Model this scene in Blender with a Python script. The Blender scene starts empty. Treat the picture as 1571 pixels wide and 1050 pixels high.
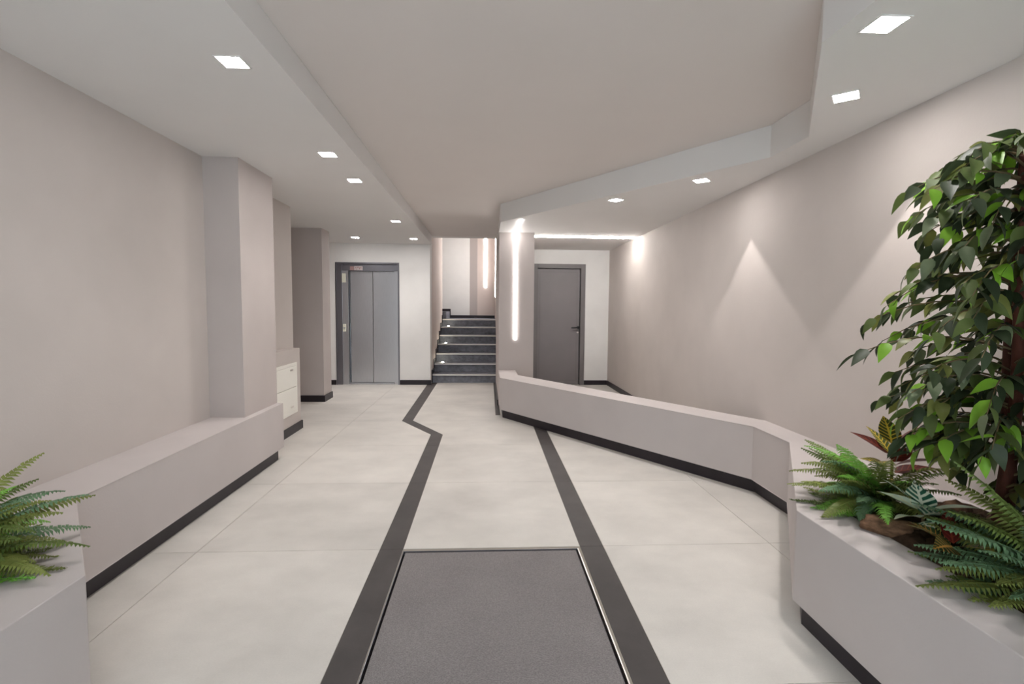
import bpy, bmesh, math, random
from mathutils import Vector, Matrix

random.seed(11)
S = bpy.context.scene
COL = S.collection
PI = math.pi

# ------------------------------------------------------------------ camera
def axes(yaw, pitch, roll):
    a, p, r = [math.radians(v) for v in (yaw, pitch, roll)]
    R = Vector((math.cos(a), -math.sin(a), 0))
    F = Vector((math.sin(a)*math.cos(p), math.cos(a)*math.cos(p), -math.sin(p)))
    U = R.cross(F)
    return R*math.cos(r)+U*math.sin(r), U*math.cos(r)-R*math.sin(r), F
cR, cU, cF = axes(2.928, 3.758, 0.463)
cam = bpy.data.cameras.new('camera')
cam.sensor_width = 36.0
cam.lens = 36.0*770.94/1571.0
cam.clip_start = 0.02
camo = bpy.data.objects.new('camera', cam)
COL.objects.link(camo)
M3 = Matrix((cR, cU, -cF)).transposed()
camo.matrix_world = Matrix.Translation((0, 0, 1.25)) @ M3.to_4x4()
S.camera = camo

# ------------------------------------------------------------------ world
W = bpy.data.worlds.new('daylight')
S.world = W
W.use_nodes = True
bg = W.node_tree.nodes['Background']
bg.inputs[0].default_value = (0.84, 0.91, 1.0, 1)
bg.inputs[1].default_value = 6.4
S.view_settings.view_transform = 'Standard'
S.view_settings.look = 'None'
S.view_settings.gamma = 1.0
S.view_settings.use_curve_mapping = False
S.view_settings.exposure = 0.0

DOWN_W = 33.0          # power of one ceiling downlight
LED_E = 22.0           # emission of the linear LED strips
WARM = (1.0, 0.955, 0.925)

# ------------------------------------------------------------------ materials
def rgba(c): return (c[0], c[1], c[2], 1.0)
def srgb(r, g, b):
    f = lambda v: (v/255/12.92) if v/255 <= .04045 else ((v/255+.055)/1.055)**2.4
    return (f(r), f(g), f(b))
def new_mat(name):
    m = bpy.data.materials.new(name)
    m.use_nodes = True
    nt = m.node_tree
    b = nt.nodes['Principled BSDF']
    return m, nt, b
def paint(name, c, rough=0.75, var=0.04, bump=0.05, scale=90, spec=0.25):
    m, nt, b = new_mat(name)
    n = nt.nodes.new('ShaderNodeTexNoise'); n.inputs['Scale'].default_value = 2.3; n.inputs['Detail'].default_value = 4
    tc = nt.nodes.new('ShaderNodeTexCoord'); nt.links.new(tc.outputs['Object'], n.inputs['Vector'])
    r = nt.nodes.new('ShaderNodeValToRGB')
    r.color_ramp.elements[0].position = .3; r.color_ramp.elements[1].position = .7
    r.color_ramp.elements[0].color = rgba([v*(1-var) for v in c]); r.color_ramp.elements[1].color = rgba([min(1, v*(1+var)) for v in c])
    nt.links.new(n.outputs['Fac'], r.inputs[0]); nt.links.new(r.outputs[0], b.inputs['Base Color'])
    b.inputs['Roughness'].default_value = rough
    b.inputs['Specular IOR Level'].default_value = spec
    if bump:
        n2 = nt.nodes.new('ShaderNodeTexNoise'); n2.inputs['Scale'].default_value = scale; n2.inputs['Detail'].default_value = 3
        nt.links.new(tc.outputs['Object'], n2.inputs['Vector'])
        bp = nt.nodes.new('ShaderNodeBump'); bp.inputs['Strength'].default_value = bump; bp.inputs['Distance'].default_value = .01
        nt.links.new(n2.outputs['Fac'], bp.inputs['Height']); nt.links.new(bp.outputs[0], b.inputs['Normal'])
    return m
def stone(name, c, rough, var, scale, stretch=(1, 1, 1), spec=.5, rnd=.0):
    """cloudy porcelain / granite: large soft clouds, fine grain and a per-piece tint"""
    m, nt, b = new_mat(name)
    tc = nt.nodes.new('ShaderNodeTexCoord')
    mp = nt.nodes.new('ShaderNodeMapping'); mp.inputs['Scale'].default_value = stretch
    nt.links.new(tc.outputs['Object'], mp.inputs[0])
    n = nt.nodes.new('ShaderNodeTexNoise'); n.inputs['Scale'].default_value = scale; n.inputs['Detail'].default_value = 7; n.inputs['Roughness'].default_value = .6
    nt.links.new(mp.outputs[0], n.inputs['Vector'])
    r = nt.nodes.new('ShaderNodeValToRGB')
    r.color_ramp.elements[0].position = .28; r.color_ramp.elements[1].position = .72
    r.color_ramp.elements[0].color = rgba([v*(1-var) for v in c]); r.color_ramp.elements[1].color = rgba([min(1, v*(1+var)) for v in c])
    nt.links.new(n.outputs['Fac'], r.inputs[0])
    n2 = nt.nodes.new('ShaderNodeTexNoise'); n2.inputs['Scale'].default_value = 160; n2.inputs['Detail'].default_value = 2
    nt.links.new(tc.outputs['Object'], n2.inputs['Vector'])
    oi = nt.nodes.new('ShaderNodeObjectInfo')
    ma = nt.nodes.new('ShaderNodeMath'); ma.operation = 'MULTIPLY_ADD'; ma.inputs[1].default_value = rnd; ma.inputs[2].default_value = 1-rnd/2
    nt.links.new(oi.outputs['Random'], ma.inputs[0])
    mg = nt.nodes.new('ShaderNodeMath'); mg.operation = 'MULTIPLY_ADD'; mg.inputs[1].default_value = .12; mg.inputs[2].default_value = -.06
    nt.links.new(n2.outputs['Fac'], mg.inputs[0])
    ad = nt.nodes.new('ShaderNodeMath'); ad.operation = 'ADD'
    nt.links.new(ma.outputs[0], ad.inputs[0]); nt.links.new(mg.outputs[0], ad.inputs[1])
    vm = nt.nodes.new('ShaderNodeVectorMath'); vm.operation = 'SCALE'
    nt.links.new(r.outputs[0], vm.inputs[0]); nt.links.new(ad.outputs[0], vm.inputs['Scale'])
    nt.links.new(vm.outputs[0], b.inputs['Base Color'])
    b.inputs['Roughness'].default_value = rough
    b.inputs['Specular IOR Level'].default_value = spec
    return m
def metal(name, c, rough, stretch=(60, 60, 2), var=.12):
    m, nt, b = new_mat(name)
    tc = nt.nodes.new('ShaderNodeTexCoord'); mp = nt.nodes.new('ShaderNodeMapping'); mp.inputs['Scale'].default_value = stretch
    nt.links.new(tc.outputs['Object'], mp.inputs[0])
    n = nt.nodes.new('ShaderNodeTexNoise'); n.inputs['Scale'].default_value = 4; n.inputs['Detail'].default_value = 4
    nt.links.new(mp.outputs[0], n.inputs['Vector'])
    r = nt.nodes.new('ShaderNodeValToRGB')
    r.color_ramp.elements[0].color = rgba([v*(1-var) for v in c]); r.color_ramp.elements[1].color = rgba([min(1, v*(1+var)) for v in c])
    nt.links.new(n.outputs['Fac'], r.inputs[0]); nt.links.new(r.outputs[0], b.inputs['Base Color'])
    b.inputs['Metallic'].default_value = 1.0
    b.inputs['Roughness'].default_value = rough
    return m
def emit(name, c, e):
    m, nt, b = new_mat(name)
    b.inputs['Base Color'].default_value = (.9, .9, .9, 1)
    b.inputs['Emission Color'].default_value = rgba(c)
    b.inputs['Emission Strength'].default_value = e
    return m
def leafmat(name, c, var=.35, rough=.42, trans=.22, vein=None):
    m, nt, b = new_mat(name)
    oi = nt.nodes.new('ShaderNodeObjectInfo')
    tc = nt.nodes.new('ShaderNodeTexCoord')
    n = nt.nodes.new('ShaderNodeTexNoise'); n.inputs['Scale'].default_value = 22; n.inputs['Detail'].default_value = 3
    nt.links.new(tc.outputs['Object'], n.inputs['Vector'])
    mx = nt.nodes.new('ShaderNodeMath'); mx.operation = 'ADD'
    nt.links.new(oi.outputs['Random'], mx.inputs[0]); nt.links.new(n.outputs['Fac'], mx.inputs[1])
    mh = nt.nodes.new('ShaderNodeMath'); mh.operation = 'MULTIPLY'; mh.inputs[1].default_value = .5
    nt.links.new(mx.outputs[0], mh.inputs[0])
    r = nt.nodes.new('ShaderNodeValToRGB')
    r.color_ramp.elements[0].position = .2; r.color_ramp.elements[1].position = .8
    r.color_ramp.elements[0].color = rgba([v*(1-var) for v in c]); r.color_ramp.elements[1].color = rgba([min(1, v*(1+var)) for v in c])
    nt.links.new(mh.outputs[0], r.inputs[0])
    last = r.outputs[0]
    if vein:                                    # pale midrib and side veins drawn from the leaf's own UVs
        vc, density, wid = vein
        uv = nt.nodes.new('ShaderNodeUVMap'); sp = nt.nodes.new('ShaderNodeSeparateXYZ')
        nt.links.new(uv.outputs[0], sp.inputs[0])
        def mth(op, a, bb=None, cc=None):
            k = nt.nodes.new('ShaderNodeMath'); k.operation = op
            for i, v in enumerate((a, bb, cc)):
                if v is None: continue
                if isinstance(v, (int, float)): k.inputs[i].default_value = v
                else: nt.links.new(v, k.inputs[i])
            return k.outputs[0]
        ax = mth('ABSOLUTE', mth('SUBTRACT', sp.outputs[0], .5))
        mid = mth('LESS_THAN', ax, .055)
        fr = mth('FRACT', mth('SUBTRACT', mth('MULTIPLY', sp.outputs[1], density), mth('MULTIPLY', ax, 2.4)))
        side = mth('LESS_THAN', fr, wid)
        f = mth('MAXIMUM', mid, side)
        mc = nt.nodes.new('ShaderNodeMix'); mc.data_type = 'RGBA'
        nt.links.new(f, mc.inputs['Factor']); nt.links.new(last, mc.inputs[6]); mc.inputs[7].default_value = rgba(vc)
        last = mc.outputs[2]
    nt.links.new(last, b.inputs['Base Color'])
    b.inputs['Roughness'].default_value = rough
    b.inputs['Specular IOR Level'].default_value = .25
    tr = nt.nodes.new('ShaderNodeBsdfTranslucent'); nt.links.new(last, tr.inputs[0])
    ms = nt.nodes.new('ShaderNodeMixShader'); ms.inputs[0].default_value = trans
    out = nt.nodes['Material Output']
    nt.links.new(b.outputs[0], ms.inputs[1]); nt.links.new(tr.outputs[0], ms.inputs[2]); nt.links.new(ms.outputs[0], out.inputs[0])
    return m

TAUPE = paint('taupe_wall_paint', (.555, .502, .473))
MAUVE = paint('mauve_column_paint', (.51, .455, .435))
WHITE = paint('white_wall_paint', (.83, .81, .79))
CEIL = paint('ceiling_paint', (.72, .665, .635), bump=.02, var=.012)
SOFF = paint('soffit_paint', (.76, .74, .725), bump=.02, var=.012)
PARA = paint('parapet_paint', (.54, .492, .48))
PINK = paint('stair_wall_paint', (.66, .57, .53))
FLOOR = stone('porcelain_tile', (.61, .58, .54), .46, .12, 2.1, (1, 1.25, 1), spec=.35, rnd=.07)
GROUT = paint('grout', (.30, .27, .235), bump=0)
DARKT = stone('dark_tile', (.075, .066, .064), .55, .22, 3.5, spec=.22, rnd=.18)
BASE = stone('dark_baseboard', (.018, .013, .018), .4, .3, 6, spec=.4)
GRAN = stone('grey_granite', (.185, .19, .22), .62, .35, 14, spec=.45, rnd=.1)
NOSE = paint('pale_nosing', (.85, .82, .78), bump=0, rough=.5)
STEEL = metal('brushed_steel', (.60, .61, .64), .33)
DSTEEL = metal('dark_steel', (.24, .235, .26), .4)
TRIM = metal('edge_trim_metal', (.75, .70, .66), .3, (2, 60, 2))
DOORM = paint('grey_door_lacquer', (.205, .185, .19), rough=.45, var=.05, bump=.01, spec=.4)
DOORF = paint('grey_door_frame_lacquer', (.165, .15, .15), rough=.45, var=.05, bump=.01, spec=.4)
BLACK = paint('black_metal', (.012, .012, .014), rough=.35, bump=0, spec=.5)
GAP = paint('mat_gap_shade', (.015, .012, .015), bump=0)  # near-black colour stands in for the shadow in the gap round the mat
CREAM = paint('cream_plastic', (.86, .84, .78), rough=.45, bump=0, var=.01)
IVORY = paint('ivory_display', (.78, .77, .64), rough=.4, bump=0)
SIGNP = paint('pink_sign_plate', (.42, .26, .25), rough=.4, bump=0)
SIGNW = paint('white_sign_plate', (.62, .54, .54), rough=.4, bump=0)
LEDM = emit('led_strip_light', (1.0, .975, .95), LED_E)
PANEL = emit('downlight_panel', (1.0, .965, .94), 130.0)
LEDC = emit('ceiling_led_light', (1.0, .97, .93), 100.0)
STEPL = emit('step_light_lens', (1.0, .98, .92), 14.0)
BARK = stone('bark_brown', (.15, .085, .05), .85, .8, 26, (1, 1, 2.5), spec=.15, rnd=.3)
TRUNK = stone('ficus_trunk_bark', (.085, .028, .018), .75, .5, 30, (1, 1, .25), spec=.2)
TWIG = paint('ficus_twig', (.14, .10, .05), bump=0, var=.2)
SOIL_SHADE = stone('soil_and_shade_brown', (.045, .028, .018), .95, .5, 40, spec=.1)  # fern root soil, and the dark mound painted as planter shade
LF = [leafmat('ficus_leaf_dark', (.030, .043, .020), rough=.5), leafmat('ficus_leaf_mid', (.085, .115, .033), rough=.5),
      leafmat('ficus_leaf_lime', (.20, .40, .035), var=.25, trans=.3), leafmat('ficus_leaf_olive', (.17, .185, .05)),
      leafmat('ficus_leaf_grey', (.135, .165, .09), rough=.5)]
FERN = [leafmat('fern_olive', (.20, .235, .06)), leafmat('fern_green', (.13, .185, .045)), leafmat('fern_bright', (.20, .45, .07), var=.25),
        leafmat('fern_blue_green', (.12, .21, .11))]
CROT = [leafmat('croton_yellow_vein', (.05, .07, .02), vein=((.55, .40, .05), 8, .28), trans=.1),
        leafmat('croton_red', (.085, .012, .010), vein=((.22, .04, .02), 7, .16), trans=.1),
        leafmat('croton_orange_vein', (.03, .06, .02), vein=((.50, .26, .06), 9, .22), trans=.1)]
DIEF = [leafmat('variegated_green_white', (.03, .14, .085), vein=((.70, .74, .60), 5, .42), trans=.1),
        leafmat('variegated_pale', (.50, .60, .48), vein=((.70, .66, .40), 5, .1), trans=.1)]
def glassy(name):
    m, nt, b = new_mat(name)
    t = nt.nodes.new('ShaderNodeBsdfTransparent'); t.inputs[0].default_value = (.93, .96, .95, 1)
    g = nt.nodes.new('ShaderNodeBsdfGlossy'); g.inputs['Roughness'].default_value = .02
    ms = nt.nodes.new('ShaderNodeMixShader'); ms.inputs[0].default_value = .06
    nt.links.new(t.outputs[0], ms.inputs[1]); nt.links.new(g.outputs[0], ms.inputs[2])
    nt.links.new(ms.outputs[0], nt.nodes['Material Output'].inputs[0])
    return m
GLASS = glassy('clear_glass')
# ribbed carpet of the entrance mat
def matmat():
    m, nt, b = new_mat('grey_mat_carpet')
    tc = nt.nodes.new('ShaderNodeTexCoord')
    n = nt.nodes.new('ShaderNodeTexNoise'); n.inputs['Scale'].default_value = 3; n.inputs['Detail'].default_value = 3
    n2 = nt.nodes.new('ShaderNodeTexNoise'); n2.inputs['Scale'].default_value = 190; n2.inputs['Detail'].default_value = 2
    for k in (n, n2): nt.links.new(tc.outputs['Object'], k.inputs['Vector'])
    a = nt.nodes.new('ShaderNodeMath'); a.operation = 'MULTIPLY_ADD'; a.inputs[1].default_value = .35
    nt.links.new(n.outputs['Fac'], a.inputs[0]); nt.links.new(n2.outputs['Fac'], a.inputs[2])
    r = nt.nodes.new('ShaderNodeValToRGB')
    r.color_ramp.elements[0].position = .42; r.color_ramp.elements[1].position = .95
    r.color_ramp.elements[0].color = (.175, .16, .16, 1); r.color_ramp.elements[1].color = (.29, .268, .266, 1)
    nt.links.new(a.outputs[0], r.inputs[0]); nt.links.new(r.outputs[0], b.inputs['Base Color'])
    b.inputs['Roughness'].default_value = .95; b.inputs['Specular IOR Level'].default_value = .1
    bp = nt.nodes.new('ShaderNodeBump'); bp.inputs['Strength'].default_value = .5; bp.inputs['Distance'].default_value = .004
    nt.links.new(n2.outputs['Fac'], bp.inputs['Height']); nt.links.new(bp.outputs[0], b.inputs['Normal'])
    return m
MATM = matmat()

# ------------------------------------------------------------------ object helpers
def tag(o, label=None, cat=None, group=None, kind=None):
    if label: o['label'] = label
    if cat: o['category'] = cat
    if group: o['group'] = group
    if kind: o['kind'] = kind
    return o
def wpos(p):
    v = Vector((0, 0, 0))
    while p is not None:
        v += p.location; p = p.parent
    return v
def link(name, me, parent=None, loc=(0, 0, 0)):
    o = bpy.data.objects.new(name, me)
    COL.objects.link(o)
    o.location = loc
    if parent is not None: o.parent = parent
    return o
def empty(name, loc):
    o = bpy.data.objects.new(name, None)
    o.empty_display_size = .1
    COL.objects.link(o); o.location = loc
    return o
def fin(name, bm, mat, parent=None, smooth=False, origin=None):
    """bm holds world coordinates; the object sits on its own origin under its parent"""
    base = wpos(parent) if parent is not None else Vector((0, 0, 0))
    og = Vector(origin) if origin is not None else base
    bmesh.ops.translate(bm, verts=bm.verts, vec=-og)
    me = bpy.data.meshes.new(name)
    bm.to_mesh(me); bm.free()
    me.materials.append(mat)
    if smooth:
        for p in me.polygons: p.use_smooth = True
    return link(name, me, parent, og-base)
def add_box(bm, x0, x1, y0, y1, z0, z1, bev=0.0):
    vs = [bm.verts.new(p) for p in ((x0,y0,z0),(x1,y0,z0),(x1,y1,z0),(x0,y1,z0),(x0,y0,z1),(x1,y0,z1),(x1,y1,z1),(x0,y1,z1))]
    fs = [bm.faces.new([vs[i] for i in q]) for q in ((0,3,2,1),(4,5,6,7),(0,1,5,4),(1,2,6,5),(2,3,7,6),(3,0,4,7))]
    if bev:
        es = list({e for f in fs for e in f.edges})
        bmesh.ops.bevel(bm, geom=es, offset=bev, segments=2, affect='EDGES', profile=.5)
def box(name, x0, x1, y0, y1, z0, z1, mat, parent=None, bev=0.0):
    bm = bmesh.new(); add_box(bm, x0, x1, y0, y1, z0, z1, bev)
    return fin(name, bm, mat, parent)
def add_prism(bm, poly, z0, z1, bev=0.0):
    a = sum(poly[i][0]*poly[(i+1) % len(poly)][1]-poly[(i+1) % len(poly)][0]*poly[i][1] for i in range(len(poly)))
    if a < 0: poly = poly[::-1]
    lo = [bm.verts.new((x, y, z0)) for x, y in poly]; hi = [bm.verts.new((x, y, z1)) for x, y in poly]
    fs = [bm.faces.new(lo[::-1]), bm.faces.new(hi)]
    n = len(poly)
    for i in range(n): fs.append(bm.faces.new((lo[i], lo[(i+1) % n], hi[(i+1) % n], hi[i])))
    if bev:
        es = list({e for f in fs for e in f.edges})
        bmesh.ops.bevel(bm, geom=es, offset=bev, segments=2, affect='EDGES', profile=.5)
def prism(name, poly, z0, z1, mat, parent=None, bev=0.0):
    bm = bmesh.new(); add_prism(bm, poly, z0, z1, bev)
    return fin(name, bm, mat, parent)
def add_tube(bm, pts, rad, n=8, cap=True):
    rings = []
    for i, p in enumerate(pts):
        p = Vector(p)
        d = (Vector(pts[min(i+1, len(pts)-1)])-Vector(pts[max(i-1, 0)])).normalized()
        q = Vector((0, 0, 1)) if abs(d.z) < .9 else Vector((1, 0, 0))
        s = d.cross(q).normalized(); t = d.cross(s)
        r = rad[i] if isinstance(rad, (list, tuple)) else rad
        rings.append([bm.verts.new(p+s*r*math.cos(2*PI*k/n)+t*r*math.sin(2*PI*k/n)) for k in range(n)])
    for a, b in zip(rings, rings[1:]):
        for k in range(n): bm.faces.new((a[k], a[(k+1) % n], b[(k+1) % n], b[k]))
    if cap:
        bm.faces.new(rings[0][::-1]); bm.faces.new(rings[-1])
def struct(o, label, cat):
    return tag(o, label, cat, kind='structure')

# ------------------------------------------------------------------ dimensions
ZS, ZR, ZM = 2.28, 2.22, 2.42      # left soffit, right soffit, main ceiling
ZB = 0.463                         # top of the low walls
BB = 0.095                         # recessed plinth height
YW = 8.233                         # wall with the elevator and the door
XL, XR = -1.958, 2.014             # side walls
YF = -1.45                         # entrance wall behind the camera
SX = -0.885                        # inner edge of the left soffit
TOPZ = 3.7

# ------------------------------------------------------------------ floor
bm = bmesh.new()
MX0, MX1, MY0, MY1 = -.422, .487, .62, 2.536      # well of the entrance mat
add_box(bm, -3.2, MX0, YF-.2, 8.6, -.06, -.0022)
add_box(bm, MX1, 2.3, YF-.2, 8.6, -.06, -.0022)
add_box(bm, MX0, MX1, MY1, 8.6, -.06, -.0022)
add_box(bm, MX0, MX1, YF-.2, MY0, -.06, -.0022)
floor = struct(fin('floor', bm, GROUT), 'pale beige porcelain tiled lobby floor with dark zigzag strips', 'floor')
def pl(pts):
    def f(y):
        if y <= pts[0][0]: return pts[0][1]
        for (a, xa), (b, xb) in zip(pts, pts[1:]):
            if y <= b: return xa+(xb-xa)*(y-a)/(b-a)
        return pts[-1][1]
    return f, [p[0] for p in pts]
oL = pl([(-2, -.546), (4.95, -.546), (5.567, -.933), (8.45, -.97)])
iL = pl([(-2, -.424), (4.948, -.428), (5.582, -.814), (8.45, -.822)])
iR = pl([(-2, .487), (5.45, .507), (5.4501, .56), (5.85, .56), (5.8501, .112), (8.45, .122)])
oR = pl([(-2, .615), (5.45, .628), (5.4501, .56), (5.85, .56), (5.8501, .168), (8.45, .168)])
far0 = pl([(-2, -3.15), (9, -3.15)]); far1 = pl([(-2, 2.25), (9, 2.25)])
G = .0013
tile_n = [0]
def tile(fa, fb, x0, x1, y0, y1, mat, name):
    """one slab: the cell x0..x1, y0..y1 cut by the boundary lines fa < x < fb"""
    y0 += G; y1 -= G
    if y1-y0 < .01: return
    L = lambda y: min(max(x0, fa[0](y)), x1)+G
    R = lambda y: max(min(x1, fb[0](y)), x0)-G
    ys = {y0, y1}
    for f in (fa, fb):
        for b in f[1]:
            if y0 < b < y1: ys.add(b)
        st = 200
        for k in range(st):                       # crossings with the cell sides
            a, b = y0+(y1-y0)*k/st, y0+(y1-y0)*(k+1)/st
            for xs in (x0, x1):
                if (f[0](a)-xs)*(f[0](b)-xs) < 0: ys.add((a+b)/2)
    ys = sorted(ys)
    runs, cur = [], []
    for y in ys:
        if R(y)-L(y) > .004: cur.append(y)
        else:
            if cur: cur.append(y)
            if len(cur) > 1: runs.append(cur)
            cur = []
            nxt = [q for q in ys if q > y]
            if nxt and R(nxt[0])-L(nxt[0]) > .004: cur = [y]
    if len(cur) > 1: runs.append(cur)
    for run in runs:
        lp = [(L(y), y) for y in run]; rp = [(max(R(y), L(y)+.0006), y) for y in run]
        poly = rp+lp[::-1]
        out = []
        for p in poly:
            if not out or (Vector(p)-Vector(out[-1])).length > 1e-4: out.append(p)
        if len(out) < 3: continue
        xs = [p[0] for p in out]
        if max(xs)-min(xs) < .012 or max(p[1] for p in out)-min(p[1] for p in out) < .012: continue
        bm = bmesh.new(); add_prism(bm, out, -.01, 0)
        cx = sum(xs)/len(xs); cy = sum(p[1] for p in out)/len(out)
        fin(name, bm, mat, floor)
Y0, T = 2.56, 1.0
rows = [Y0+k*T for k in range(-4, 6)]
rows = [YF-.1]+[r for r in rows if r > YF]+[8.45]
cols = [-3.15, -2.468, -1.468, -.469, .53, 1.529, 2.25]
for ra, rb in zip(rows, rows[1:]):
    for xa, xb in zip(cols, cols[1:]):
        tile(far0, oL, xa, xb, ra, rb, FLOOR, 'floor_tile')
        tile(oR, far1, xa, xb, ra, rb, FLOOR, 'floor_tile')
    if ra >= MY1-.2: tile(iL, iR, -1.2, .7, max(ra, MY1), rb, FLOOR, 'floor_tile')
    tile(oL, iL, -1.2, .2, ra, rb, DARKT, 'strip_tile')
    tile(iR, oR, -.2, 1.2, ra, rb, DARKT, 'strip_tile')
tile(iL, iR, -.6, .7, YF-.1, MY0, FLOOR, 'floor_tile')

# entrance mat lying in its well
t = empty('entrance_mat', (.03, 1.6, -.02))
tag(t, 'grey carpet entrance mat set into the floor between the dark strips', 'mat')
box('mat_carpet', MX0+.012, MX1-.015, MY0+.01, MY1-.010, -.018, -.003, MATM, t, .002)
box('well_base', MX0, MX1, MY0, MY1, -.024, -.0185, GAP, t)
box('edge_trim', MX1-.0055, MX1-.0005, MY0, MY1, -.018, .0015, TRIM, t)
box('edge_trim', MX0+.0005, MX0+.003, MY0, MY1, -.018, .0006, DSTEEL, t)  # darker metal paints in the shadow on this side's trim
box('edge_trim', MX0+.003, MX1-.0055, MY1-.0035, MY1-.0005, -.018, .0006, DSTEEL, t)

# ------------------------------------------------------------------ walls
# left: main wall, pillar on the bench, upper wall and the low wall with the meter panel
wl = struct(box('wall_left', XL-.25, XL, YF, 3.70, 0, ZM, TAUPE), 'long taupe painted wall above the low bench wall', 'wall')
w = struct(box('wall_left_pillar', XL-.25, -1.718, 3.633, 4.19, 0, ZM, MAUVE), 'taupe pillar rising from the end of the bench wall', 'wall')
w = struct(box('wall_left_upper', -2.30, -2.02, 4.19, 5.36, 0, ZM, TAUPE), 'taupe wall strip above the low white panelled wall', 'wall')
lw = struct(box('wall_left_low', -2.02, -1.915, 4.19, 5.25, 0, .835, TAUPE, bev=.002), 'low beige wall block holding the white meter panel', 'wall')
box('baseboard', -2.02, -1.900, 4.19, 5.265, 0, .082, BASE, lw)
w = struct(box('wall_alcove', -3.15, -2.95, 4.9, YW+.1, 0, ZM, TAUPE), 'taupe side wall of the alcove behind the pillars', 'wall')
w = struct(box('wall_alcove_end', -3.15, -2.30, 5.16, 5.36, 0, ZM, TAUPE), 'taupe return wall of the alcove', 'wall')
pc = struct(box('wall_pillar', -2.80, -2.148, 6.731, 7.05, 0, ZM, MAUVE), 'free standing mauve taupe pillar near the elevator', 'wall')
bm = bmesh.new()
add_box(bm, -2.815, -2.133, 6.716, 6.731, 0, .085); add_box(bm, -2.148, -2.133, 6.731, 7.065, 0, .085)
fin('baseboard', bm, BASE, pc)

# left bench and planter: one low wall with recessed dark plinth
def inset(poly, d):
    n = len(poly); out = []
    a = sum(poly[i][0]*poly[(i+1) % n][1]-poly[(i+1) % n][0]*poly[i][1] for i in range(n))
    sg = 1 if a > 0 else -1
    for i in range(n):
        p0, p1, p2 = Vector(poly[i-1]), Vector(poly[i]), Vector(poly[(i+1) % n])
        d1 = (p1-p0).normalized(); d2 = (p2-p1).normalized()
        n1 = Vector((-d1.y, d1.x))*sg; n2 = Vector((-d2.y, d2.x))*sg
        b = (n1+n2); b = b/(b.length**2/2)
        out.append(tuple(p1+b*d))
    return out
lp = [(XL, -.4), (-1.17, -.4), (-1.17, 1.486), (-1.668, 2.088), (-1.668, 4.186), (XL, 4.186)]
bl = struct(prism('wall_bench_left', lp, BB, ZB, PARA, bev=.003), 'low taupe bench wall widening to a planter beside the fern', 'low wall')
li = inset(lp, .035); li[0] = (XL, li[0][1]); li[-1] = (XL, li[-1][1])
prism('baseboard', li, 0, BB, BASE, bl)

# right parapet and planter
rp = [(.155, 5.72), (1.823, 3.294), (1.823, 2.882), (1.231, 1.884), (1.231, -.4), (XR, -.4), (XR, 3.475), (.374, 5.954), (.374, 6.45), (.155, 6.45)]
pr = struct(prism('wall_parapet_right', rp, BB, ZB, PARA, bev=.003), 'low angled taupe parapet wall with planter end and dark plinth', 'low wall')
ri = inset(rp, .035); ri[5] = (XR, ri[5][1]); ri[6] = (XR, ri[6][1]); ri[8] = (ri[8][0], 6.45); ri[9] = (ri[9][0], 6.45)
prism('baseboard', ri, 0, BB, BASE, pr)

# right wall and the pillar with the light line, which runs on as the stair wall
wr = struct(box('wall_right', XR, XR+.25, YF, YW+.1, 0, ZM, TAUPE), 'long taupe wall washed by two triangular light cones', 'wall')
box('baseboard', XR-.012, XR, 3.55, YW-.012, 0, .075, BASE, wr)
wp = struct(box('wall_light_pillar', .158, .607, 6.45, YW+.02, 0, ZM, MAUVE), 'taupe pillar carrying the vertical white light line', 'wall')
box('baseboard', .146, .158, 6.45, YW+.02, 0, .075, BASE, wp)

# back wall left part with the elevator opening, and its return along the stair
EX0, EX1, EZ = -2.422, -1.408, 1.978
bm = bmesh.new()
add_box(bm, -3.15, EX0, YW, YW+.25, 0, ZM); add_box(bm, EX1, -.912, YW, YW+.25, 0, ZM); add_box(bm, EX0, EX1, YW, YW+.25, EZ, ZM)
we = struct(fin('wall_back_elevator', bm, WHITE), 'white wall around the steel elevator entrance', 'wall')
box('baseboard', -3.15, EX0-.004, YW-.012, YW, 0, .078, BASE, we)
box('baseboard', EX1+.004, -.900, YW-.012, YW, 0, .078, BASE, we)
DX0, DX1, DZ = .767, 1.622, 1.992
bm = bmesh.new()
add_box(bm, .607, DX0, YW, YW+.25, 0, ZM); add_box(bm, DX1, XR+.25, YW, YW+.25, 0, ZM); add_box(bm, DX0, DX1, YW, YW+.25, DZ, ZM)
wd = struct(fin('wall_back_door', bm, WHITE), 'white wall around the grey door', 'wall')
box('baseboard', DX1+.002, XR-.012, YW-.012, YW, 0, .075, BASE, wd)

# stairwell walls
RIS, GO, YS = .148, .32, 8.45
NST = 7
LZ = RIS*NST
YL = YS+GO*(NST-1)                 # front edge of the landing
YB = 11.55                         # far wall of the landing
XS0, XS1 = -.912, .188
wsl = struct(box('wall_stair_left', -1.10, XS0, YW+.25, 10.45, 0, TOPZ, PINK), 'pale stair side wall lit by the step lights', 'wall')
bm = bmesh.new(); add_box(bm, -2.6, -.385, YB, YB+.2, .9, TOPZ)
wsb = struct(fin('wall_stair_far', bm, WHITE), 'pale wall at the back of the stair landing', 'wall')
bm = bmesh.new(); add_prism(bm, [(-.385, YB), (-.21, YB-.035), (-.21, YB+.3), (-.385, YB+.3)], .9, TOPZ)
w = struct(fin('wall_stair_splay', bm, MAUVE), 'narrow grey splayed strip of the landing wall', 'wall')
w = struct(box('wall_stair_pillar', -.21, .60, YB-.02, YB+.3, .9, TOPZ, PINK), 'pinkish wall panel with the light line on the landing', 'wall')
wsr = struct(box('wall_stair_right', XS1, .607, YW+.02, YB-.02, 0, TOPZ, PINK), 'stair side wall carrying the second landing light line', 'wall')
bm = bmesh.new()
add_box(bm, -2.6, XS1, YB-.014, YB, LZ, LZ+.062)
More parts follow.
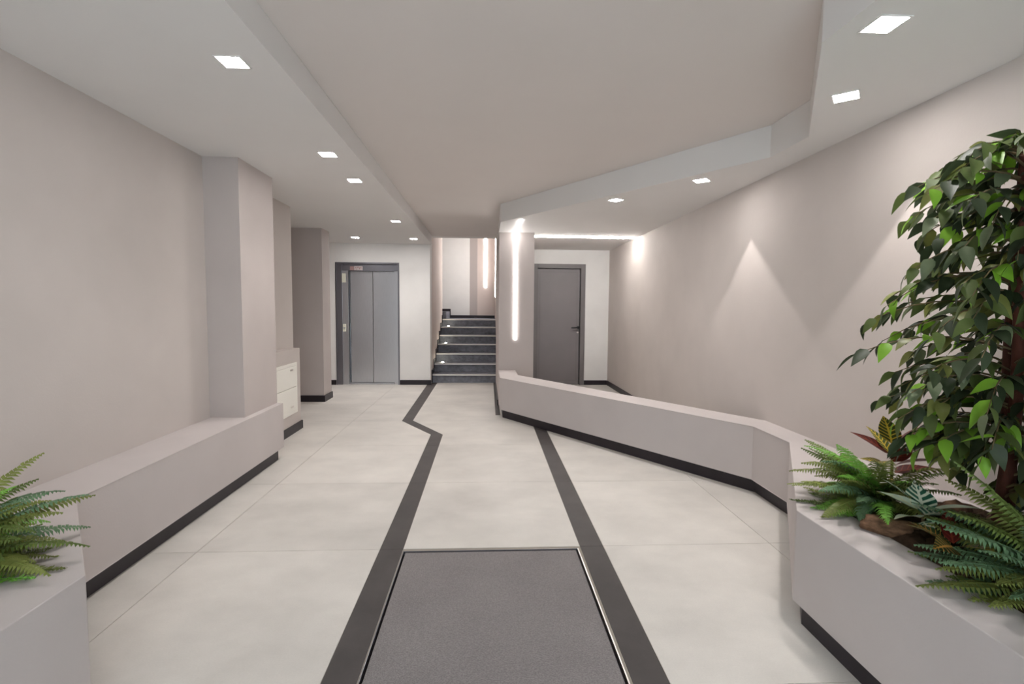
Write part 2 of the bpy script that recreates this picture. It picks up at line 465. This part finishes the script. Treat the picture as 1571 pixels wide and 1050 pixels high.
add_box(bm, -.385, XS1, YB-.05, YB-.0141, LZ, LZ+.062)
fin('baseboard', bm, BASE, wsb)
w = struct(box('ceiling_stairwell', -2.6, .607, YW, YB+.3, TOPZ, TOPZ+.1, CEIL), 'high ceiling of the stairwell', 'ceiling')
bm = bmesh.new(); add_box(bm, -2.8, -2.6, 10.25, YB+.3, .9, TOPZ); add_box(bm, -2.6, -1.10, 10.25, 10.45, .9, TOPZ)
w = struct(fin('wall_stair_flight', bm, WHITE), 'white walls around the second stair flight', 'wall')
w = struct(box('wall_stair_header', -1.10, .607, YW+.06, YW+.25, ZM, TOPZ, WHITE), 'wall above the stair opening', 'wall')

# ------------------------------------------------------------------ ceiling
c = struct(box('ceiling', -3.15, 2.26, YF, YW+.06, ZM, ZM+.1, CEIL), 'flat main ceiling panel between the dropped soffits', 'ceiling')
c = struct(box('ceiling_soffit_left', -3.15, SX, YF, YW+.0, ZS, ZM-.001, SOFF), 'dropped straight soffit with six square downlights', 'ceiling')
sp_ = [(.153, 5.696), (1.785, 3.158), (1.785, 2.776), (1.207, 1.826), (1.207, YF), (XR+.2, YF), (XR+.2, YW), (.153, YW)]
c = struct(prism('ceiling_soffit_right', sp_, ZR, ZM-.001, SOFF), 'dropped angled soffit with four square downlights and light lines', 'ceiling')

# entrance front behind the camera: glazed, daylight comes in here
bm = bmesh.new()
add_box(bm, -3.15, -1.25, YF-.2, YF, 0, ZM); add_box(bm, 1.3, 2.26, YF-.2, YF, 0, ZM); add_box(bm, -1.25, 1.3, YF-.2, YF, 2.2, ZM)
w = struct(fin('wall_front', bm, WHITE), 'white wall around the glazed entrance', 'wall')
wn = struct(empty('window_1', (0, YF-.1, 0)), 'glazed entrance front with dark frame', 'window')
bm = bmesh.new()
for x in (-1.25, -.43, .42, 1.25): add_box(bm, x, x+.05, YF-.13, YF-.07, 0, 2.2)
add_box(bm, -1.20, 1.25, YF-.13, YF-.07, 2.14, 2.2); add_box(bm, -1.20, 1.25, YF-.13, YF-.07, 0, .06)
fin('window_frame', bm, DSTEEL, wn)
for x in (-1.20, -.38, .47): box('pane', x, x+(.77 if x < .4 else .78), YF-.104, YF-.096, .06, 2.14, GLASS, wn)

# ------------------------------------------------------------------ stairs
st = struct(empty('staircase', (-.36, YS, 0)), 'dark grey granite stairs with pale nosing lines up to the landing', 'stairs')
for k in range(NST):
    yf = YS+GO*k
    z0, z1 = RIS*k, RIS*(k+1)
    rb = YB-.014 if k == NST-1 else yf+GO
    r = box('riser', XS0, XS1, yf, yf+.02, z0, z1-.03, GRAN, st)
    td = box('tread', XS0, XS1, yf-.015, rb+(.0 if k == NST-1 else .02), z1-.03, z1, GRAN, st)
    box('nosing', XS0, XS1, yf-.0195, yf-.0152, z1-.024, z1-.0005, NOSE, td)
bm = bmesh.new()
add_box(bm, -2.6, XS0, 10.45, YB-.014, LZ-.03, LZ)
fin('landing_slab', bm, GRAN, st)
bm = bmesh.new()
add_box(bm, -2.6, -.835, 10.5, YB-.014, LZ, LZ+RIS)
fin('upper_step', bm, GRAN, st)
box('upper_skirting', -1.6, -.815, YB-.026, YB-.0145, LZ+.0, LZ+RIS+.06, BASE, st)
bm = bmesh.new()                                     # stepped skirting along the left wall
for k in range(NST):
    yf = YS+GO*k
    z1 = RIS*(k+1)
    add_box(bm, XS0+.0005, XS0+.014, yf-.045, (yf+GO-.045) if k < NST-1 else 10.45, z1-.13, z1+.075)
fin('stepped_skirting', bm, BASE, st)
names = ['lower', 'middle', 'upper']
for i, k in enumerate((1, 3, 5)):
    y = YS+GO*k+.10; z = RIS*(k+1); x = -.768+.004*i
    s = empty('step_light', (x, y, z))
    tag(s, ['small round step light on the second stair tread from the floor', 'small round step light on the fourth stair tread from the floor', 'small round step light on the sixth stair tread from the floor'][i], 'step light', 'round lights along the stairs')
    bm = bmesh.new(); add_tube(bm, [(x, y, z), (x, y, z+.006)], .03, 20); fin('rim', bm, STEEL, s)
    bm = bmesh.new(); add_tube(bm, [(x, y, z+.006), (x, y, z+.015), (x, y, z+.021)], [.024, .02, .008], 16); fin('lens', bm, STEPL, s)
    ld = bpy.data.lights.new('step_glow', 'POINT'); ld.energy = .35; ld.color = (1, .95, .72); ld.shadow_soft_size = .02
    lo = bpy.data.objects.new('step_glow', ld); COL.objects.link(lo); lo.parent = s; lo.location = (-.03, .05, .05)

# ------------------------------------------------------------------ elevator entrance
e = tag(empty('elevator_entrance', (-1.915, YW, 0)), 'brushed steel elevator entrance with two sliding door leaves', 'elevator')
YD = YW+.075
bm = bmesh.new()
FT = .022
add_box(bm, EX0+.001, EX0+FT, YW-.012, YD+.05, 0, EZ-.001); add_box(bm, EX1-FT, EX1-.001, YW-.012, YD+.05, 0, EZ-.001)
add_box(bm, EX0+FT, EX1-FT, YW-.012, YD+.05, EZ-FT, EZ-.001)
fin('frame', bm, DSTEEL, e)
box('jamb_lining', EX0+FT, EX0+.10, YW+.004, YD+.05, 0, EZ-FT, DSTEEL, e)
jp = box('jamb_panel', EX0+.10, -2.225, YW+.02, YD+.05, 0, 1.845, STEEL, e)
hd = box('header', EX0+.10, EX1-FT, YW+.03, YD+.05, 1.845, EZ-FT, DSTEEL, e)
box('jamb_panel', -1.495, EX1-FT, YW+.03, YD+.05, 0, 1.845, STEEL, e)
for a, b, yy in ((-2.205, -1.852, YD+.008), (-1.843, -1.497, YD)):
    box('door_leaf', a, b, yy, yy+.03, .025, 1.842, STEEL, e, .002)
box('door_recess', -2.224, -1.498, YD+.042, YD+.05, .0221, 1.8449, BLACK, e)
box('sill', -2.22, -1.497, YW+.015, YD+.05, 0, .022, STEEL, e)
box('display', -2.322, -2.262, YW+.010, YW+.02, 1.655, 1.80, IVORY, jp, .002)
box('call_plate', -2.318, -2.265, YW+.012, YW+.02, .865, .985, IVORY, jp, .002)
bm = bmesh.new(); add_tube(bm, [(-2.292, YW+.012, .925), (-2.292, YW+.005, .925)], .014, 14); fin('call_button', bm, STEEL, jp)
s1 = box('sign_plate', -2.195, -2.132, YW+.026, YW+.03, 1.852, 1.912, SIGNP, hd)
s2 = box('sign_plate', -2.128, -1.995, YW+.026, YW+.03, 1.852, 1.917, SIGNW, hd)
bm = bmesh.new()
for k, (x, wd_, zc, h_) in enumerate(((-2.112, .018, 1.895, .018), (-2.085, .030, 1.899, .016), (-2.050, .012, 1.884, .034), (-2.030, .016, 1.892, .022), (-2.104, .026, 1.870, .008))):
    add_box(bm, x, x+wd_, YW+.0254, YW+.026, zc-h_/2, zc+h_/2)
fin('sign_marks', bm, SIGNP, s2)

# ------------------------------------------------------------------ grey door
d = struct(empty('door_1', ((DX0+DX1)/2, YW, 0)), 'dark grey panelled door with black lever handle', 'door')
bm = bmesh.new()
add_box(bm, DX0+.001, .835, YW-.016, YW+.10, 0, DZ-.001, .003); add_box(bm, 1.545, DX1-.001, YW-.016, YW+.10, 0, DZ-.001, .003)
add_box(bm, .835, 1.545, YW-.016, YW+.10, 1.918, DZ-.001, .003)
fin('door_frame', bm, DOORF, d)
dl = box('door_leaf', .838, 1.532, YW+.018, YW+.06, .006, 1.908, DOORM, d, .002)
box('shadow_gap', .8352, 1.5448, YW+.062, YW+.09, .0, 1.917, BLACK, d)
bm = bmesh.new()
for q in ((.868, .874, .07, 1.862), (1.485, 1.491, .07, 1.862)): add_box(bm, q[0], q[1], YW+.0155, YW+.018, q[2], q[3])
add_box(bm, .874, 1.485, YW+.0155, YW+.018, 1.856, 1.862); add_box(bm, .874, 1.485, YW+.0155, YW+.018, .07, .076)
fin('panel_moulding', bm, DOORF, dl)
h = box('handle_rose', 1.500, 1.528, YW+.004, YW+.018, .925, .98, BLACK, dl, .003)
bm = bmesh.new(); add_tube(bm, [(1.514, YW+.006, .952), (1.514, YW-.04, .952), (1.508, YW-.047, .952), (1.40, YW-.047, .95), (1.392, YW-.045, .949)], [.014, .014, .014, .013, .009], 10)
fin('lever_handle', bm, BLACK, dl, True)
bm = bmesh.new(); add_tube(bm, [(1.508, YW+.018, .872), (1.508, YW+.008, .872)], .014, 14); fin('lock_cylinder', bm, TRIM, dl)

# ------------------------------------------------------------------ white meter panel in the low wall
m_ = tag(empty('meter_cabinet', (-1.915, 4.88, .195)), 'white two-door meter cabinet flush in the low beige wall', 'cabinet')
XF = -1.915
bm = bmesh.new()
ya, yb, za, zb_ = 4.60, 5.145, .195, .70
add_box(bm, XF, XF+.008, ya, ya+.03, za, zb_); add_box(bm, XF, XF+.008, yb-.03, yb, za, zb_)
add_box(bm, XF, XF+.008, ya+.03, yb-.03, zb_-.03, zb_); add_box(bm, XF, XF+.008, ya+.03, yb-.03, za, za+.03)
fin('frame', bm, CREAM, m_)
for z0, z1, hz in ((.226, .458, .27), (.462, .668, .635)):
    dd = box('cabinet_door', XF, XF+.012, ya+.032, yb-.032, z0, z1, CREAM, m_, .002)
    box('latch', XF+.012, XF+.017, 4.96, 5.02, hz-.008, hz+.008, TRIM, dd, .001)

# ------------------------------------------------------------------ lights in the soffits
def square_beam(ld, tn):
    """photometric profile of a square recessed reflector: a four-sided pyramid of light"""
    ld.use_nodes = True; ld.shadow_soft_size = .012
    nt = ld.node_tree; em = nt.nodes['Emission']
    tc = nt.nodes.new('ShaderNodeTexCoord'); sp = nt.nodes.new('ShaderNodeSeparateXYZ')
    nt.links.new(tc.outputs['Normal'], sp.inputs[0])
    def mth(op, *ar):
        k = nt.nodes.new('ShaderNodeMath'); k.operation = op
        for i, v in enumerate(ar):
            if isinstance(v, (int, float)): k.inputs[i].default_value = v
            else: nt.links.new(v, k.inputs[i])
        return k.outputs[0]
    m = mth('DIVIDE', mth('MAXIMUM', mth('ABSOLUTE', sp.outputs[0]), mth('ABSOLUTE', sp.outputs[1])), mth('MAXIMUM', mth('ABSOLUTE', sp.outputs[2]), .01))
    mr = nt.nodes.new('ShaderNodeMapRange'); mr.interpolation_type = 'SMOOTHSTEP'
    nt.links.new(m, mr.inputs['Value'])
    mr.inputs['From Min'].default_value = tn*.93; mr.inputs['From Max'].default_value = tn*1.05
    mr.inputs['To Min'].default_value = 1; mr.inputs['To Max'].default_value = 0
    nt.links.new(mr.outputs[0], em.inputs['Strength'])
def downlight(x, y, z, ang, label, power=DOWN_W, size=76, blend=.25, square=0):
    o = tag(empty('recessed_downlight', (x, y, z)), label, 'ceiling light', 'square downlights in the soffits')
    hs = .048
    ca, sa = math.cos(ang), math.sin(ang)
    def q(u, v): return (x+u*ca-v*sa, y+u*sa+v*ca)
    bm = bmesh.new()
    for (u0, u1, v0, v1) in ((-hs-.007, -hs, -hs-.007, hs+.007), (hs, hs+.007, -hs-.007, hs+.007), (-hs, hs, hs, hs+.007), (-hs, hs, -hs-.007, -hs)):
        add_prism(bm, [q(u0, v0), q(u1, v0), q(u1, v1), q(u0, v1)], z-.003, z)
    fin('trim_ring', bm, SOFF, o)
    bm = bmesh.new(); add_prism(bm, [q(-hs, -hs), q(hs, -hs), q(hs, hs), q(-hs, hs)], z-.002, z)
    fin('diffuser', bm, PANEL, o)
    ld = bpy.data.lights.new('downlight_beam', 'SPOT'); ld.energy = power; ld.color = WARM
    ld.spot_size = math.radians(size); ld.spot_blend = blend; ld.shadow_soft_size = .035
    if square: square_beam(ld, math.tan(math.radians(square)))
    lo = bpy.data.objects.new('downlight_beam', ld); COL.objects.link(lo); lo.parent = o
    lo.location = (0, 0, -.006); lo.rotation_euler = (0, 0, ang)
    return o
for x, y, lab in ((-1.073, 2.247, 'square downlight over the bench wall, nearest the fern planter'),
                  (-1.073, 3.52, 'square downlight beside the bench pillar, nearer the fern planter of its pair'),
                  (-1.073, 4.209, 'square downlight just past the bench pillar, beside the low wall'),
                  (-1.082, 6.109, 'square downlight over the zigzag bend of the dark floor strip'),
                  (-1.929, 7.566, 'square downlight in front of the elevator doors'),
                  (-1.087, 7.612, 'square downlight in front of the wall corner between elevator and stairs')):
    downlight(x, y, ZS, 0, lab, power=(DOWN_W if y < 5 else 1.5*DOWN_W), size=120, blend=1.0)
downlight(1.337, 1.697, ZR, 0, 'largest looking square downlight over the planter with the ficus', size=120, blend=1.0)
AR = math.radians(-32)
downlight(1.616, 2.257, ZR, math.radians(50), 'square turned downlight over the planter corner, lighting the wall behind the ficus', power=24, size=130, blend=.1, square=35.4)
downlight(1.598, 3.748, ZR, math.radians(50), 'square downlight above the parapet bend, making the clear wall cone', power=24, size=130, blend=.1, square=35.4)
downlight(1.139, 4.465, ZR, math.radians(33), 'square downlight above the middle of the long parapet', size=120, blend=1.0)

# linear LED lines
lt = tag(empty('led_line', (.368, 6.45, .87)), 'long white light line running down the pillar and along the soffit', 'led light', 'white linear LED lights')
box('vertical_strip', .353, .383, 6.440, 6.45, .86, ZR-.002, LEDM, lt)
bm = bmesh.new(); add_prism(bm, [(.353, 6.44), (.383, 6.44), (.383, 5.48), (.353, 5.52)], ZR-.010, ZR-.001)
fin('ceiling_strip', bm, LEDM, lt)
lc = tag(box('led_line', .612, XR-.02, 6.695, 6.725, ZR-.016, ZR, LEDC), 'white light line across the soffit in front of the grey door', 'led light', 'white linear LED lights')
l3 = tag(box('led_line', -.05, .0, YB-.032, YB-.02, 1.735, 3.15, LEDM), 'white light line on the pinkish landing wall', 'led light', 'white linear LED lights')
l4 = tag(box('led_line', XS1-.012, XS1, 10.55, 10.72, 1.50, 3.05, LEDM), 'white light line on the stair side wall', 'led light', 'white linear LED lights')

# ------------------------------------------------------------------ plants
def leaf_mesh(name, L, Wd, mat, fold=.25, curl=.25, n=6, tip=1.0):
    """pointed oval leaf: base at origin, along +x, folded at the midrib and drooping at the tip"""
    bm = bmesh.new(); uvl = bm.loops.layers.uv.new('UVMap')
    rows = []
    for i in range(n+1):
        t = i/n
        w = Wd*.56*(math.sin(PI*min(1, t**.72))**.8)*(1-t)**.22 if 0 < t < 1 else 0
        x = L*t; z = -curl*L*t*t
        if w < 1e-5: rows.append([bm.verts.new((x, 0, z))])
        else: rows.append([bm.verts.new((x, -w, z+fold*w)), bm.verts.new((x, 0, z)), bm.verts.new((x, w, z+fold*w))])
    def setuv(f, uvs):
        for lp_, u in zip(f.loops, uvs): lp_[uvl].uv = u
    for i in range(n):
        a, b = rows[i], rows[i+1]; t0, t1 = i/n, (i+1)/n
        if len(a) == 1:
            setuv(bm.faces.new((a[0], b[1], b[0])), ((.5, t0), (.5, t1), (0, t1))); setuv(bm.faces.new((a[0], b[2], b[1])), ((.5, t0), (1, t1), (.5, t1)))
        elif len(b) == 1:
            setuv(bm.faces.new((a[0], a[1], b[0])), ((0, t0), (.5, t0), (.5, t1))); setuv(bm.faces.new((a[1], a[2], b[0])), ((.5, t0), (1, t0), (.5, t1)))
        else:
            setuv(bm.faces.new((a[0], a[1], b[1], b[0])), ((0, t0), (.5, t0), (.5, t1), (0, t1)))
            setuv(bm.faces.new((a[1], a[2], b[2], b[1])), ((.5, t0), (1, t0), (1, t1), (.5, t1)))
    me = bpy.data.meshes.new(name); bm.to_mesh(me); bm.free(); me.materials.append(mat)
    for p in me.polygons: p.use_smooth = True
    return me
def frond_mesh(name, L, Wd, mat, e0, e1, n=34):
    """arching fern frond along +x: rachis and paired leaflets"""
    bm = bmesh.new()
    pts = []; p = Vector((0, 0, 0))
    for i in range(n+1):
        t = i/n
        a = e0+(e1-e0)*t
        pts.append((p.copy(), a)); p += Vector((math.cos(a), 0, math.sin(a)))*(L/n)
    add_tube(bm, [q[0] for q in pts], [.0022*(1-.8*i/n)+.0004 for i in range(n+1)], 4, False)
    rg = random.Random(hash(name) % 1000 if False else len(name)*7+int(L*1000))
    for i in range(2, n+1):
        q, a = pts[i]; t = i/n
        w = Wd*.5*max(.08, math.sin(PI*min(1, .12+.86*t)**.9))
        if t > .85: w = Wd*.5*(1-t)/.15*.42+.004
        fw = Vector((math.cos(a), 0, math.sin(a))); up = Vector((-math.sin(a), 0, math.cos(a)))
        lw_ = L/n*.52
        for s in (-1, 1):
            dr = (Vector((0, s, 0))+fw*.32-up*rg.uniform(.05, .35)).normalized()
            ww = w*rg.uniform(.9, 1.08)
            m1 = q+dr*ww*.6+fw*lw_*.95+up*.003; m2 = q+dr*ww*.6-fw*lw_*.7+up*.003; tp = q+dr*ww+fw*lw_*.3-up*ww*.22
            v = [bm.verts.new(c_) for c_ in (q+fw*lw_*.8, m1, tp, m2, q-fw*lw_*.8)]
            bm.faces.new((v[0], v[1], v[3], v[4]) if s > 0 else (v[4], v[3], v[1], v[0])); bm.faces.new((v[1], v[2], v[3]) if s > 0 else (v[3], v[2], v[1]))
    me = bpy.data.meshes.new(name); bm.to_mesh(me); bm.free(); me.materials.append(mat)
    return me
def put(name, me, parent, wloc, direction, roll=0.0, scale=1.0):
    """place a +x mesh along a direction"""
    d_ = Vector(direction).normalized()
    up = Vector((0, 0, 1)) if abs(d_.z) < .95 else Vector((0, 1, 0))
    y = up.cross(d_).normalized(); z = d_.cross(y)
    R = Matrix((d_, y, z)).transposed().to_4x4() @ Matrix.Rotation(roll, 4, 'X')
    o = link(name, me, parent)
    o.matrix_local = Matrix.Translation(Vector(wloc)-wpos(parent)) @ R @ Matrix.Scale(scale, 4)
    return o

# --- ficus
fx, fy = 1.665, 1.50
fic = tag(empty('ficus_tree', (fx, fy, ZB)), 'leafy artificial ficus tree with reddish trunk standing on the planter', 'tree', None)
rg = random.Random(5)
for k, (dx, dy, ph) in enumerate(((0, 0, 0), (.02, .018, 2.1))):
    pts = [(fx+dx+.012*math.sin(ph+z*4.5), fy+dy+.012*math.cos(ph+z*4.5), ZB+.002+z) for z in [i*.1 for i in range(14)]]
    bm = bmesh.new(); add_tube(bm, pts, [.024-.0012*i for i in range(14)], 10); fin('trunk', bm, TRUNK, fic, True)
LM = [leaf_mesh('ficus_leaf_%d_%d' % (i, j), (.080, .092, .066)[j], (.037, .038, .033)[j], LF[i], (.25, .35, .15)[j], (.3, .15, .45)[j], 6) for i in range(5) for j in range(3)]
ext = [(.60, .20), (.70, .24), (.82, .30), (.92, .35), (1.0, .40), (1.08, .43), (1.17, .43), (1.27, .41), (1.34, .38), (1.41, .26), (1.50, .28), (1.60, .37), (1.68, .34), (1.75, .20), (1.80, .10)]
def extent(z):
    for (a, ea), (b, eb) in zip(ext, ext[1:]):
        if z <= b: return ea+(eb-ea)*max(0, (z-a))/(b-a)
    return .08
leaves = []      # (location, direction, roll, mesh index)
bm_tw = bmesh.new()
nb = 150
for i in range(nb):
    zt = .60+(1.78-.60)*((i+.5)/nb)
    az = i*2.39996+rg.uniform(-.3, .3)
    if zt < .76 and math.cos(az) < -.25: zt += .16
    R = extent(zt)*rg.uniform(.72, 1.0)
    # branches leave the trunk higher up and droop outwards
    zs_ = min(zt+rg.uniform(.05, .14), 1.79)
    dirv = Vector((math.cos(az), math.sin(az), 0))
    if fx+dirv.x*R > 1.97: R = max(.1, (1.97-fx)/dirv.x)
    P0 = Vector((fx, fy, zs_-.06)); P1 = Vector((fx, fy, zs_+.03))+dirv*R*.5; P2 = Vector((fx, fy, zt))+dirv*R
    bz = lambda t: P0*(1-t)**2+P1*2*t*(1-t)+P2*t*t
    add_tube(bm_tw, [bz(t/6) for t in range(7)], [.0042-.0005*t for t in range(7)], 5, False)
    m_n = 12
    for j in range(m_n):
        t = .24+.76*j/(m_n-1)
        p = bz(t); tg = (bz(min(1, t+.02))-bz(t-.02)).normalized()
        sd = tg.cross(Vector((0, 0, 1))).normalized()*(1 if j % 2 else -1)
        dr = (tg*rg.uniform(.4, 1.0)+sd*rg.uniform(.3, .9)+Vector((0, 0, rg.uniform(-.75, .1)))).normalized()
        u = rg.random()
        ci = 0 if u < .36 else 1 if u < .60 else 2 if u < .70 else 3 if u < .86 else 4
        mi = ci*3+rg.randrange(3)
        if p.x+dr.x*.1 > 2.0: continue
        leaves.append((p, dr, rg.uniform(-.7, .7), mi))
fin('branches', bm_tw, TWIG, fic)
cpos = Vector((0, 0, 1.25))
def shows(q):      # how large a leaf shows in the photograph: near leaves on the open side first
    v = q[0]-cpos
    w_ = v.dot(cF); x_ = v.dot(cR)/w_
    return (0 if x_ > 1.06 else 1, 1/w_)
leaves.sort(key=shows, reverse=True)
for p, dr, ro, mi in leaves[:300]:
    put('leaf', LM[mi], fic, p, dr, ro, rg.uniform(.85, 1.15))
bm = bmesh.new()
mats_used = []
def merge_leaves(lst, nm, parent):
    verts, faces, fm = [], [], []
    for p, dr, ro, mi in lst:
        me = LM[mi]
        d_ = Vector(dr).normalized(); y = Vector((0, 0, 1)).cross(d_).normalized(); z = d_.cross(y)
        Rm = Matrix((d_, y, z)).transposed() @ Matrix.Rotation(ro, 3, 'X')
        o_ = len(verts); base = Vector(p)-wpos(parent)
        verts += [Rm @ v.co+base for v in me.vertices]
        faces += [[o_+k for k in f.vertices] for f in me.polygons]; fm += [mi//3]*len(me.polygons)
    me = bpy.data.meshes.new(nm); me.from_pydata(verts, [], faces)
    for m in LF: me.materials.append(m)
    for f, k in zip(me.polygons, fm): f.material_index = k; f.use_smooth = True
    return link(nm, me, parent)
bm.free()
if len(leaves) > 300:
    o = merge_leaves(leaves[300:], 'inner_foliage', fic); o['kind'] = 'stuff'

# --- ferns
def fern(name, loc, label, specs, mats):
    f = tag(empty(name, loc), label, 'fern')
    bm = bmesh.new(); x, y, z = loc
    bmesh.ops.create_icosphere(bm, subdivisions=2, radius=.045, matrix=Matrix.Translation((x, y, z+.012)) @ Matrix.Scale(.5, 4, (0, 0, 1)))
    for v in bm.verts: v.co.z = max(v.co.z, z)
    fin('root_clump', bm, SOIL_SHADE, f)
    for i, (az, L, e0, e1, wd_, mi, ro) in enumerate(specs):
        me = frond_mesh('fern_frond', L, wd_, mats[mi], math.radians(e0), math.radians(e1))
        me.transform(Matrix.Translation((0, 0, .02)) @ Matrix.Rotation(math.radians(az), 4, 'Z') @ Matrix.Rotation(math.radians(ro), 4, 'X'))
        r_ = random.Random(i)
        for v in me.vertices:                      # resting fronds lie on the planter top
            if v.co.z < .004: v.co.z = .004+.006*r_.random()
        link('frond', me, f)
    return f
rg = random.Random(3)
def fan(n, a0, a1, L0, L1, elev, drop, w0, w1, cols_):
    out = []
    for i in range(n):
        az = a0+(a1-a0)*((i*.618034) % 1)
        e0 = elev[i % len(elev)]+rg.uniform(-6, 6)
        out.append((az+rg.uniform(-6, 6), rg.uniform(L0, L1), e0, e0-rg.uniform(*drop)-e0*.25, rg.uniform(w0, w1), rg.choice(cols_), rg.uniform(-16, 16)))
    return out
fern('boston_fern', (1.56, 1.88, ZB), 'full green fern at the planter corner beside the croton',
     fan(58, 85, 300, .23, .36, (14, 32, 50, 66, 78), (25, 70), .085, .12, (0, 0, 0, 0, 1, 1, 2, 3)), FERN)
fern('boston_fern', (1.62, 1.24, ZB), 'broad dark green fern under the ficus at the planter front',
     fan(54, 90, 300, .28, .42, (6, 16, 28, 42, 60), (15, 45), .10, .14, (1, 1, 3, 3, 0, 0)), FERN)
fern('boston_fern', (-1.58, 1.48, ZB), 'small arching fern on the planter of the bench wall',
     fan(56, -75, 110, .25, .40, (12, 30, 50, 68, 78), (35, 85), .075, .105, (0, 0, 0, 1, 1, 2, 3)), FERN)

# --- crotons and the variegated plant
def leafy(name, loc, label, specs, stem):
    f = tag(empty(name, loc), label, 'plant')
    x, y, z = loc
    bm = bmesh.new(); add_tube(bm, [(x, y, z), (x+.005, y, z+stem*.5), (x, y, z+stem)], [.007, .006, .004], 7); fin('stem', bm, TWIG, f, True)
    for (az, el, h_, L, wd_, mat, ro) in specs:
        me = leaf_mesh('broad_leaf', L, wd_, mat, .18, .22, 8)
        a, b = math.radians(az), math.radians(el)
        dv = Vector((math.cos(a)*math.cos(b), math.sin(a)*math.cos(b), math.sin(b)))
        p0 = Vector((x, y, z+h_))
        put('leaf', me, f, p0+dv*.012, dv, math.radians(ro))
    return f
rg = random.Random(9)
leafy('croton', (1.625, 1.90, ZB), 'tall croton with dark red and yellow veined leaves behind the fern',
      [(205, 66, .25, .15, .075, CROT[0], 10), (150, 40, .21, .15, .06, CROT[1], -20), (245, 34, .20, .16, .06, CROT[1], 15), (100, 50, .21, .14, .05, CROT[0], 0),
       (310, 30, .17, .17, .065, CROT[1], 0), (215, 14, .19, .16, .055, CROT[0], 25), (285, 62, .22, .16, .065, CROT[1], 40), (265, 48, .18, .15, .06, CROT[1], -30), (330, 40, .2, .16, .06, CROT[1], 0),
       (190, 28, .16, .14, .05, CROT[0], -20), (240, 6, .12, .15, .05, CROT[0], 10), (345, 20, .14, .16, .06, CROT[1], 15)], .25)
leafy('variegated_plant', (1.50, 1.61, ZB), 'small plant with green and white variegated leaves amid the bark',
      [(215, 58, .10, .16, .085, DIEF[0], 0), (170, 35, .10, .16, .065, DIEF[1], 25), (255, 32, .09, .15, .075, DIEF[0], -15), (140, 50, .10, .14, .06, DIEF[0], 10),
       (300, 35, .10, .15, .065, DIEF[1], 0), (195, 18, .08, .14, .06, DIEF[1], 20), (60, 40, .1, .14, .06, DIEF[0], 0), (235, 12, .07, .13, .05, DIEF[0], 30)], .10)
leafy('croton', (1.45, 1.44, ZB), 'low croton with an orange ribbed leaf near the front planter edge',
      [(215, 22, .06, .15, .075, CROT[2], -35), (160, 35, .06, .13, .06, CROT[2], 10), (280, 30, .06, .12, .055, CROT[0], 0), (60, 45, .06, .13, .05, CROT[1], 0), (110, 25, .06, .12, .05, CROT[2], 0)], .06)

# --- dark mound added to stand in for the shaded ground under the plants
bm = bmesh.new()
bmesh.ops.create_grid(bm, x_segments=26, y_segments=34, size=.5)
rgm = random.Random(8)
for v in bm.verts:
    x, y = v.co.x*2, v.co.y*2
    e = max(0, 1-(abs(x)**2.6+abs(y)**3.0))
    v.co = Vector((1.70+x*.29, 1.46+y*.46, ZB-.002+(.008+.045*e**.5+rgm.uniform(-.009, .009)*(e > 0)) if e > 0 else ZB+.0005))
m_ = fin('shade_mound', bm, SOIL_SHADE, None, origin=(1.70, 1.46, ZB))
tag(m_, 'dark brown mound added for the shade under the ficus on the planter', 'shade mound', kind='stuff')

# --- bark chunks between the plants
def chunk(loc, size, rz, label, seed):
    r_ = random.Random(seed)
    bm = bmesh.new()
    bmesh.ops.create_icosphere(bm, subdivisions=3, radius=1.0)
    for v in bm.verts:
        n = v.co.normalized()
        k = 1+.16*math.sin(5*n.x+seed)*math.cos(4*n.y+seed*2)+.08*math.sin(11*n.z+9*n.x)+r_.uniform(-.05, .05)
        v.co = Vector((n.x*size[0]*k, n.y*size[1]*k, n.z*size[2]*k))
        v.co.z = max(v.co.z, -size[2]*.55)
    bmesh.ops.rotate(bm, verts=bm.verts, cent=(0, 0, 0), matrix=Matrix.Rotation(rz, 3, 'Z'))
    bmesh.ops.translate(bm, verts=bm.verts, vec=Vector(loc)+Vector((0, 0, size[2]*.55)))
    o = fin('bark_chunk', bm, BARK, None, True, origin=loc)
    return tag(o, label, 'bark', 'bark chunks on the planter')
chunk((1.44, 1.66, ZB), (.10, .045, .038), math.radians(-35), 'long brown bark chunk between the corner fern and the planter edge', 1)
chunk((1.80, 1.60, ZB), (.11, .06, .055), math.radians(20), 'large brown bark chunk behind the ficus trunk', 2)
chunk((1.60, 1.45, ZB), (.09, .06, .05), math.radians(70), 'brown bark chunk at the foot of the ficus trunk', 3)
chunk((1.72, 1.72, ZB), (.07, .05, .06), math.radians(10), 'upright brown bark chunk beside the variegated plant', 4)
